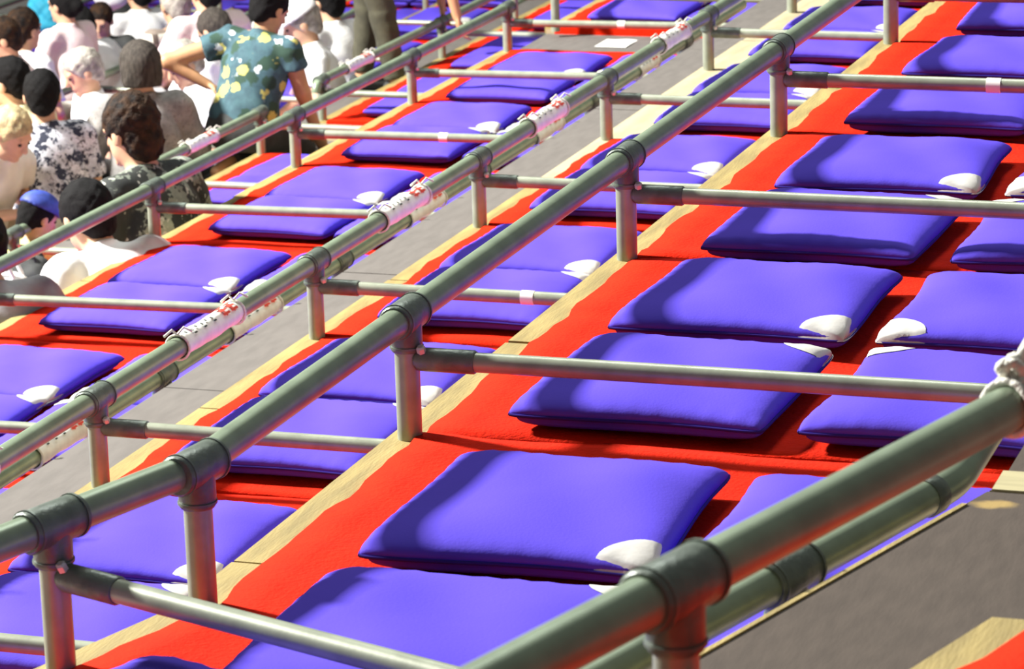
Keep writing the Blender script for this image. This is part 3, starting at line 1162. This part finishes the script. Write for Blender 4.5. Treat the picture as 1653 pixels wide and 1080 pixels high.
def person(label, floor, head, hh=.74, fwd=(-1, 0), lean=8, tilt=0, pose='sit', head_yaw=0, head_pitch=5, hair='short', hair_m='hair_black',
           top='c_white', bottom='c_dark', sleeve=.55, arms=None, scale=1., skin='skin', strap=False, cap=None, group=None, root_at=None, vox=.0095, px=None):
    """head: world point of the head centre.  Local frame: x right, y forward, z up; origin on the floor under the hips."""
    s = scale
    f2 = unit((fwd[0], fwd[1], 0))
    r2 = np.array([f2[1], -f2[0], 0])
    la, ti = math.radians(lean), math.radians(tilt)
    sp = unit((math.sin(ti), math.sin(la), math.cos(la) * math.cos(ti)))
    rt = unit(np.array([1, 0, 0]) - sp * sp[0])
    fw = np.cross(sp, rt)
    hipz = {'sit': .13, 'kneel': .25, 'stand': .88, 'squat': .30}[pose] * s
    hip = np.array([0, 0, hipz])
    chest = hip + sp * .30 * s
    neck = hip + sp * .475 * s
    hy, hp = math.radians(head_yaw), math.radians(head_pitch)
    # head frame
    hf = np.array([math.sin(-hy) * math.cos(hp), math.cos(hy) * math.cos(hp), -math.sin(hp)])
    hr = unit(np.cross(hf, (0, 0, 1)))
    hu = np.cross(hr, hf)
    hc = neck + sp * .115 * s + hf * .02 * s + np.array([0, 0, .03 * s])
    # world placement so that the head is where the photo shows it
    if px is not None:
        head = at(px[0], px[1], floor + hc[2])
    if root_at is not None:
        org = np.array(root_at, float)
    else:
        off = r2 * hc[0] + f2 * hc[1]
        org = np.array([head[0] - off[0], head[1] - off[1], floor])
    HR = np.stack([hr, hf, hu], 1)
    TR = np.stack([rt, fw, sp], 1)
    shl = [neck - sp * .045 * s + rt * (sd * .165 * s) for sd in (-1, 1)]
    if arms is None:
        arms = [((-.27, .10, .30), (-.12, .30, .20)), ((.27, .10, .30), (.12, .30, .20))]
    arms = [(np.array(a) * s, np.array(b) * s) for a, b in arms]

    # legs
    if pose == 'sit':
        legs = [[(-.09, .02, .13), (-.31, .30, .15), (.02, .36, .075), (.10, .42, .07)], [(.09, .02, .13), (.31, .30, .15), (-.02, .30, .09), (-.12, .36, .08)]]
    elif pose == 'kneel':
        legs = [[(-.09, .0, .24), (-.12, .40, .10), (-.10, .02, .07), (-.09, -.12, .05)], [(.09, .0, .24), (.12, .40, .10), (.10, .02, .07), (.09, -.12, .05)]]
    elif pose == 'squat':
        legs = [[(-.10, .02, .32), (-.18, .34, .46), (-.14, .10, .08), (-.15, .24, .045)], [(.10, .02, .32), (.18, .34, .46), (.14, .10, .08), (.15, .24, .045)]]
    else:
        legs = [[(-.095, .0, .88), (-.11, .03, .47), (-.12, -.02, .085), (-.135, .13, .045)], [(.095, .0, .88), (.12, .10, .48), (.13, .16, .085), (.145, .31, .045)]]
    legs = [[np.array(p) * s for p in l] for l in legs]
    pts = [hc, hip, *shl, *[p for l in legs for p in l], *[p for a in arms for p in a]]
    lo = np.min(pts, 0) - .2
    hi = np.max(pts, 0) + .2

    # ---- body: one continuous skin
    B = Field(lo, hi, vox)
    B.ell(hip + sp * .02 * s, (.165 * s, .125 * s, .13 * s), TR, .03)
    B.ell(hip + sp * .16 * s, (.145 * s, .105 * s, .17 * s), TR, .04)
    B.ell(chest, (.165 * s, .112 * s, .185 * s), TR, .04)
    for sd, sh in zip((-1, 1), shl):
        B.cap(neck - sp * .02 * s, sh, .05 * s, .055 * s, .03)
    B.cap(neck - sp * .02 * s, hc - hu * .05 * s - hf * .012 * s, .056 * s, .05 * s, .02)
    for sh, (el, wr) in zip(shl, arms):
        B.cap(sh, el, .052 * s, .040 * s, .02)
        B.cap(el, wr, .040 * s, .026 * s, .015)
        d = unit(wr - el)
        hand(B, wr, d, (0, -.25, -1) if abs(d[2]) < .8 else (0, 1, 0), s)
    for (h0, kn, an, to) in legs:
        B.cap(h0, kn, .088 * s, .058 * s, .03)
        B.cap(kn, an, .056 * s, .036 * s, .02)
        B.cap(an, to, .038 * s, .028 * s, .015)

    def hl(x, y, z):
        return hc + (hr * x + hf * y + hu * z) * s
    B.ell(hl(0, -.012, .028), (.076 * s, .096 * s, .090 * s), HR, .02)
    B.ell(hl(0, .022, -.040), (.060 * s, .068 * s, .075 * s), HR, .025)
    B.cap(hl(0, .090, .010), hl(0, .104, -.022), .010 * s, .015 * s, .010)
    B.cap(hl(-.035, .078, .026), hl(.035, .078, .026), .012 * s, .012 * s, .012)
    B.ell(hl(0, .086, -.058), (.024 * s, .010 * s, .010 * s), HR, .006)
    B.ell(hl(0, .074, -.090), (.026 * s, .018 * s, .018 * s), HR, .012)
    for sd in (-1, 1):
        B.ell(hl(sd * .078, -.008, -.008), (.011 * s, .022 * s, .032 * s), HR, .006)
    body = link('person', B.mesh('person'), M[skin], None)
    ang = math.atan2(r2[1], r2[0])
    body.location = org
    body.rotation_euler = (0, 0, ang)
    tag(body, label, 'person', group)
    for sd in (-1, 1):
        eb = MB()
        c_ = hl(sd * .031, .083, .006)
        th = np.linspace(0, math.pi, 6)
        eb.tube([tuple(c_ + hf * (-.009 * s * math.cos(a))) for a in th], [max(.0005, .009 * s * math.sin(a)) for a in th], 10)
        eb.build('eye', M['eye'], body)

    # ---- hair
    Hf = Field(hc - .22 * s, hc + .22 * s, .0085)
    face = [((0, .80, -.60), .060 * s)]
    nz = .0015
    if hair == 'short':
        Hf.ell(hl(0, -.018, .030), (.087 * s, .106 * s, .101 * s), HR, 0, noise=.0042, nf=80, cut=face)
        Hf.ell(hl(0, -.062, -.025), (.068 * s, .050 * s, .070 * s), HR, .015, noise=.0042, nf=80)
    elif hair == 'curly':
        Hf.ell(hl(0, -.016, .040), (.090 * s, .107 * s, .105 * s), HR, 0, noise=.007, nf=105, cut=[((0, .80, -.60), .065 * s)])
        Hf.ell(hl(0, -.055, -.035), (.074 * s, .060 * s, .078 * s), HR, .015, noise=.006, nf=105)
    elif hair == 'bob':
        Hf.ell(hl(0, -.018, .025), (.100 * s, .114 * s, .110 * s), HR, 0, noise=.002, nf=70, cut=face)
        Hf.ell(hl(0, -.040, -.040), (.100 * s, .080 * s, .10 * s), HR, .02, noise=.003, nf=70, cut=[((0, 0, -1), .052 * s)])
    elif hair == 'bun':
        Hf.ell(hl(0, -.018, .030), (.088 * s, .106 * s, .102 * s), HR, 0, noise=.002, nf=80, cut=face)
        Hf.ell(hl(0, -.115, -.01), (.045 * s, .04 * s, .045 * s), HR, .015, noise=.002, nf=80)
        Hf.ell(hl(0, -.060, -.020), (.066 * s, .050 * s, .065 * s), HR, .015)
    hm = M[hair_m]
    link('hair', Hf.mesh('hair'), hm, body)
    if cap:
        K = Field(hc - .24 * s, hc + .24 * s, .0085)
        K.ell(hl(0, -.010, .045), (.098 * s, .118 * s, .098 * s), HR, 0, cut=[((0, -.10, -1), -.002 * s)])
        K.ell(hl(0, .115, .040), (.072 * s, .075 * s, .009 * s), HR, .012)
        link('cap', K.mesh('cap'), M[cap], body)

    # ---- shirt
    if top:
        S = Field(lo, hi, vox * 1.15)
        g_ = .014 * s
        S.ell(hip + sp * .07 * s, (.168 * s + g_, .128 * s + g_, .16 * s), TR, .03)
        S.ell(hip + sp * .17 * s, (.152 * s + g_, .112 * s + g_, .17 * s), TR, .04)
        S.ell(chest, (.168 * s + g_, .114 * s + g_, .185 * s + g_), TR, .04)
        for sh, (el, wr) in zip(shl, arms):
            S.cap(neck - sp * .035 * s, sh, .050 * s + g_ * .6, .055 * s + g_, .03)
            a_end = sh + (el - sh) * min(1, sleeve * 1.0)
            S.cone(sh, a_end, .058 * s + g_, .054 * s + g_, .02)
            if sleeve > 1:
                S.cap(sh, el, .054 * s + g_, .046 * s + g_, .02)
                S.cone(el, el + (wr - el) * (sleeve - 1), .045 * s + g_, .034 * s + g_, .015)
        S.cone(neck - sp * .04 * s, neck + sp * .028 * s, .066 * s, .062 * s, .012)
        # folds in the cloth
        ax = [S.lo[i] + S.h * np.arange(S.n[i]) for i in range(3)]
        X, Y, Z = np.meshgrid(*ax, indexing='ij')
        S.F += .0035 * np.sin(Z * 34 + 5 * np.sin(X * 9) + 3 * np.sin(Y * 11)) + .0025 * np.sin(X * 41 + Z * 17 + Y * 23)
        link('shirt', S.mesh('shirt'), M[top], body)
    if bottom:
        G = Field(lo, hi, vox * 1.15)
        g_ = .012 * s
        G.ell(hip + sp * .01 * s, (.168 * s + g_, .130 * s + g_, .125 * s), TR, .03)
        for (h0, kn, an, to) in legs:
            G.cap(h0, kn, .090 * s + g_, .062 * s + g_, .03)
            G.cone(kn, kn + (an - kn) * .93, .062 * s + g_, .048 * s + g_, .02)
        ax = [G.lo[i] + G.h * np.arange(G.n[i]) for i in range(3)]
        X, Y, Z = np.meshgrid(*ax, indexing='ij')
        G.F += .003 * np.sin(Z * 45 + 4 * np.sin(X * 12) + 3 * np.sin(Y * 9))
        link('trousers', G.mesh('trousers'), M[bottom], body)
    if pose in ('stand', 'squat'):
        for (h0, kn, an, to) in legs:
            K = Field(np.minimum(an, to) - .12, np.maximum(an, to) + .12, .009)
            K.cap(an - np.array([0, .03, .03]) * s, to + np.array([0, .03, -.005]) * s, .044 * s, .036 * s, 0)
            link('shoe', K.mesh('shoe'), M['c_dark'], body)
    if strap:
        mb = MB()
        pts_ = []
        for k in range(25):
            a = 2 * math.pi * k / 24
            c_ = hip + sp * (.245 + .215 * math.cos(a)) * s
            wx = .140 * math.cos(a) * -1
            # loop lying over one shoulder, across the back and chest
            yy = .152 * math.sin(a)
            pts_.append(tuple(c_ + rt * (wx * s) + fw * (yy * s)))
        mb.tube(pts_, .011 * s, 8, caps=False)
        mb.build('bag_strap', M['c_dark'], body)
    return body


ZT = {k: v['z'] for k, v in TERR.items()}


def seat(px, py, t, hh=.74, **kw):
    """someone on terrace t whose head centre shows at that pixel"""
    z = ZT[t] + .062 if t in ZT else t
    lab = kw.pop('label')
    return person(lab, z, None, hh, px=(px, py), **kw)


# --- on the terrace below the tagged rails
seat(140, 352, 'T3', .62, label='person with short black hair in a white shirt, bent forward below the railing', fwd=(-.80, .50), lean=40, head_pitch=26,
     hair='short', top='c_white', bottom='c_dark', sleeve=1.7, arms=[((-.30, .26, .24), (-.16, .48, .12)), ((.30, .26, .24), (.16, .48, .12))], scale=1.04)
seat(211, 214, 'T3', .72, label='person with curly brown hair in a dark foliage print shirt', fwd=(-.88, .30), lean=16, head_pitch=14,
     hair='curly', hair_m='hair_brown', top='p_camo', bottom='c_dark', sleeve=.7, arms=[((-.29, .12, .28), (-.14, .34, .18)), ((.29, .12, .28), (.14, .36, .18))], scale=1.08)
seat(62, 352, 'T4', .50, label='person in a yellow shirt wearing a blue patterned cap', fwd=(.5, .8), lean=18, head_pitch=25, hair='short', top='c_yellow', bottom='c_grey',
     cap='c_blue', scale=.80)
seat(-34, 398, 'T3', .66, label='person in charcoal clothing with a strap beside the yellow shirt', fwd=(-.7, .6), lean=20, hair='short', top='c_grey', bottom='c_dark', strap=True, sleeve=1.6)
# --- next terrace down
seat(68, 154, 'T4', .76, label='person with black hair in a black and white floral shirt', fwd=(-.62, .78), lean=4, head_yaw=-12, hair='short', top='p_bw', bottom='c_navy', scale=1.0,
     sleeve=.75, arms=[((-.23, .08, .30), (-.12, .30, .22)), ((.23, .06, .28), (.14, .28, .18))])
seat(18, 216, 'T4', .66, label='person with fair grey hair in a pale shirt beside the black and white floral shirt', fwd=(.95, -.2), lean=30, head_pitch=35, hair='short', hair_m='hair_fair',
     top='c_cream', bottom='c_beige', skin='skin', arms=[((-.27, .12, .30), (-.06, .36, .34)), ((.27, .12, .28), (.05, .34, .30))])
seat(226, 108, 'T4', .76, label='person with a grey-brown bob in a grey lace cardigan with a diagonal strap', fwd=(-.55, .83), lean=4, hair='bob', hair_m='hair_greybrown', top='p_lace', bottom='c_dark',
     strap=True, sleeve=1.8, scale=1.02)
seat(14, 134, 'T4', .72, label='person with black hair in a pale yellow shirt', fwd=(-.95, .1), lean=14, head_pitch=14, hair='short', top='c_paleyellow', bottom='c_grey')
# --- woman at the stair gap
z = -1.735
person('person in a green floral shirt leaning over beside the railing, one hand on the hip', z, None, fwd=(.10, .99), lean=20, tilt=7, pose='kneel', head_pitch=30, head_yaw=-20,
       hair='short', top='p_green', bottom='c_dark', sleeve=.45, skin='skin_tan', scale=.98, root_at=(-4.37, 9.33, z),
       arms=[((-.38, -.04, .58), (-.20, .04, .46)), ((.27, .16, .42), (.29, .26, .20))])
# --- man standing in the aisle, cut off by the top of the picture
fp = at(592, 150, z)
person('person in olive trousers standing in the aisle with both hands on the railing', z, None, fwd=(.85, .35), lean=50, pose='stand', hair='short', top='c_beige', bottom='c_olive',
       sleeve=.6, root_at=(fp[0] + .02, fp[1] - .05, z), skin='skin_tan', arms=[((-.22, .42, .74), (-.24, .44, .46)), ((.24, .44, .76), (.26, .50, .46))], scale=1.0)
# --- farther terraces
seat(133, 116, 'T5', .72, label='person with grey hair in a pale shirt looking down', fwd=(-.75, -.65), lean=12, head_pitch=25, hair='short', hair_m='hair_grey', top='c_white', bottom='c_grey')
seat(345, 50, 'T5', .72, label='person with dark grey hair bowed behind the green floral shirt', fwd=(-.9, .2), lean=18, head_pitch=25, hair='short', hair_m='hair_greybrown', top='c_white', bottom='c_grey')
seat(486, 38, 'T5', .72, label='person in a white cap and white shirt beside the olive trousers', fwd=(-.8, -.4), lean=14, head_pitch=25, hair='short', hair_m='hair_grey', top='c_white', bottom='c_cream', cap='c_white', scale=1.05)
seat(296, 104, 'T5', .60, label='person in white with folded hands between grey lace and green floral shirts', fwd=(-.6, -.7), lean=14, head_pitch=30, hair='short', hair_m='hair_grey', top='c_white', bottom='c_cream')
seat(527, 2, 'T5', .74, label='person in a white shirt behind the white cap', fwd=(-.8, .3), lean=10, hair='short', top='c_white', bottom='c_grey', scale=1.05)
seat(440, -12, 'T6', .76, label='person with brown hair in white above the green floral shirt', fwd=(-.9, .2), lean=8, hair='bob', hair_m='hair_brown', top='c_white', bottom='c_grey')
seat(282, 8, 'T6', .80, label='person in a cream and brown plaid shirt', fwd=(-.75, .6), lean=4, hair='short', hair_m='hair_grey', top='plaid', bottom='c_beige', sleeve=1.4, scale=1.1)
seat(222, -14, 'T7', .86, label='person in a bright white shirt next to the plaid shirt', fwd=(-.75, .6), lean=4, hair='short', top='c_white', bottom='c_grey', scale=1.12)
seat(330, -16, 'T5', .84, label='person in a pale pink shirt next to the plaid shirt', fwd=(-.75, .6), lean=4, hair='short', top='c_pink', bottom='c_grey', scale=1.1)
seat(127, 42, 'T6', .66, label='person with black hair bent over, back of the head showing', fwd=(-.9, .1), lean=28, head_pitch=28, hair='short', top='c_white', bottom='c_navy')
seat(163, 34, 'T7', .72, label='person with brown hair holding up a white towel', fwd=(.2, -.95), lean=10, head_pitch=22, hair='short', hair_m='hair_brown', top='c_dark', bottom='c_dark', sleeve=1.8)
seat(102, 8, 'T6', .98, label='person with black hair kneeling upright in a pale pink top', fwd=(-.9, .25), lean=2, pose='kneel', hair='bun', top='c_pink', bottom='c_cream')
seat(40, 48, 'T6', .62, label='person in a white shirt with an outstretched arm', fwd=(.3, .9), lean=14, hair='short', hair_m='hair_brown', top='c_white', bottom='c_white', sleeve=.8, scale=1.1)
seat(3, 64, 'T5', .60, label='person with brown hair in a peach shirt, resting low', fwd=(-.8, -.4), lean=14, head_pitch=20, hair='short', hair_m='hair_brown', top='c_pink', bottom='c_beige')
seat(180, -22, 'T8', .80, label='person in charcoal behind the white towel', fwd=(-.8, .5), lean=6, hair='short', top='c_dark', bottom='c_dark', sleeve=1.6, scale=1.1)


# ------------------------------------------------------------------ small belongings
def soft_bag(name, px, py, t, size, m, label, cat='bag', handles=True, dz=.0, seed=1):
    z = ZT[t] + .0
    w = at(px, py, z + size[2] * .45)
    F = Field((-size[0], -size[1], -.02), (size[0], size[1], size[2] * 1.3), max(size) / 26)
    F.ell((0, 0, size[2] * .42), (size[0] * .5, size[1] * .5, size[2] * .46), None, 0, noise=.012 * size[2] / .3, nf=26 + seed * 3)
    F.ell((0, 0, size[2] * .18), (size[0] * .52, size[1] * .5, size[2] * .2), None, .03)
    F.cap((-size[0] * .2, 0, size[2] * .75), (size[0] * .2, 0, size[2] * .78), .03, .025, .03)
    o = link(name, F.mesh(name), m)
    o.location = (w[0], w[1], z + .06 + dz)
    tag(o, label, cat)
    if handles:
        for sd in (-1, 1):
            mb = MB()
            mb.tube([(-size[0] * .22, sd * size[1] * .12, size[2] * .74)] + [(size[0] * .2 * math.cos(a), sd * size[1] * .14, size[2] * (.76 + .28 * math.sin(a))) for a in np.linspace(math.pi, 0, 9)] + [(size[0] * .22, sd * size[1] * .12, size[2] * .74)], .008, 6)
            mb.build('handle', m, o)
    return o


soft_bag('plastic_bag', 12, 520, 'T3', (.30, .24, .30), M['c_white'], 'crumpled white plastic bag below the cross rail near the white shirt')
soft_bag('shoulder_bag', 46, 474, 'T3', (.30, .22, .20), M['c_dark'], 'black fabric bag lying beside the person in the white shirt', seed=2)
soft_bag('tote_bag', 71, 30, 'T7', (.30, .22, .36), M['c_cyan'], 'bright cyan bag standing on the distant cushions', seed=3)
soft_bag('towel', 182, 40, 'T6', (.26, .22, .40), M['c_white'], 'crumpled white towel held by the brown-haired person', 'towel', handles=False, dz=.25, seed=4)
soft_bag('snack_box', 316, 182, 'T4', (.18, .16, .10), mat('orange_wrapper', (.70, .30, .03), .5, var=.3), 'orange snack packet beside the green floral shirt', 'packet', handles=False, seed=5)

# white sheet of paper left in the stair gap
w = at(1020, 72, -1.068)
pm = MB()
n = 8
vv = [(.15 * (i / n - .5), .21 * (j / n - .5), .002 + .002 * math.sin(i * .9) * math.sin(j * .6)) for j in range(n + 1) for i in range(n + 1)]
pm.add(vv, [(j * (n + 1) + i, j * (n + 1) + i + 1, (j + 1) * (n + 1) + i + 1, (j + 1) * (n + 1) + i) for j in range(n) for i in range(n)], True)
po = pm.build('paper_sheet', M['paper'])
po.location = (w[0], 9.36, -1.019)
tag(po, 'white sheet of paper lying on the grey floor of the stair gap', 'paper')
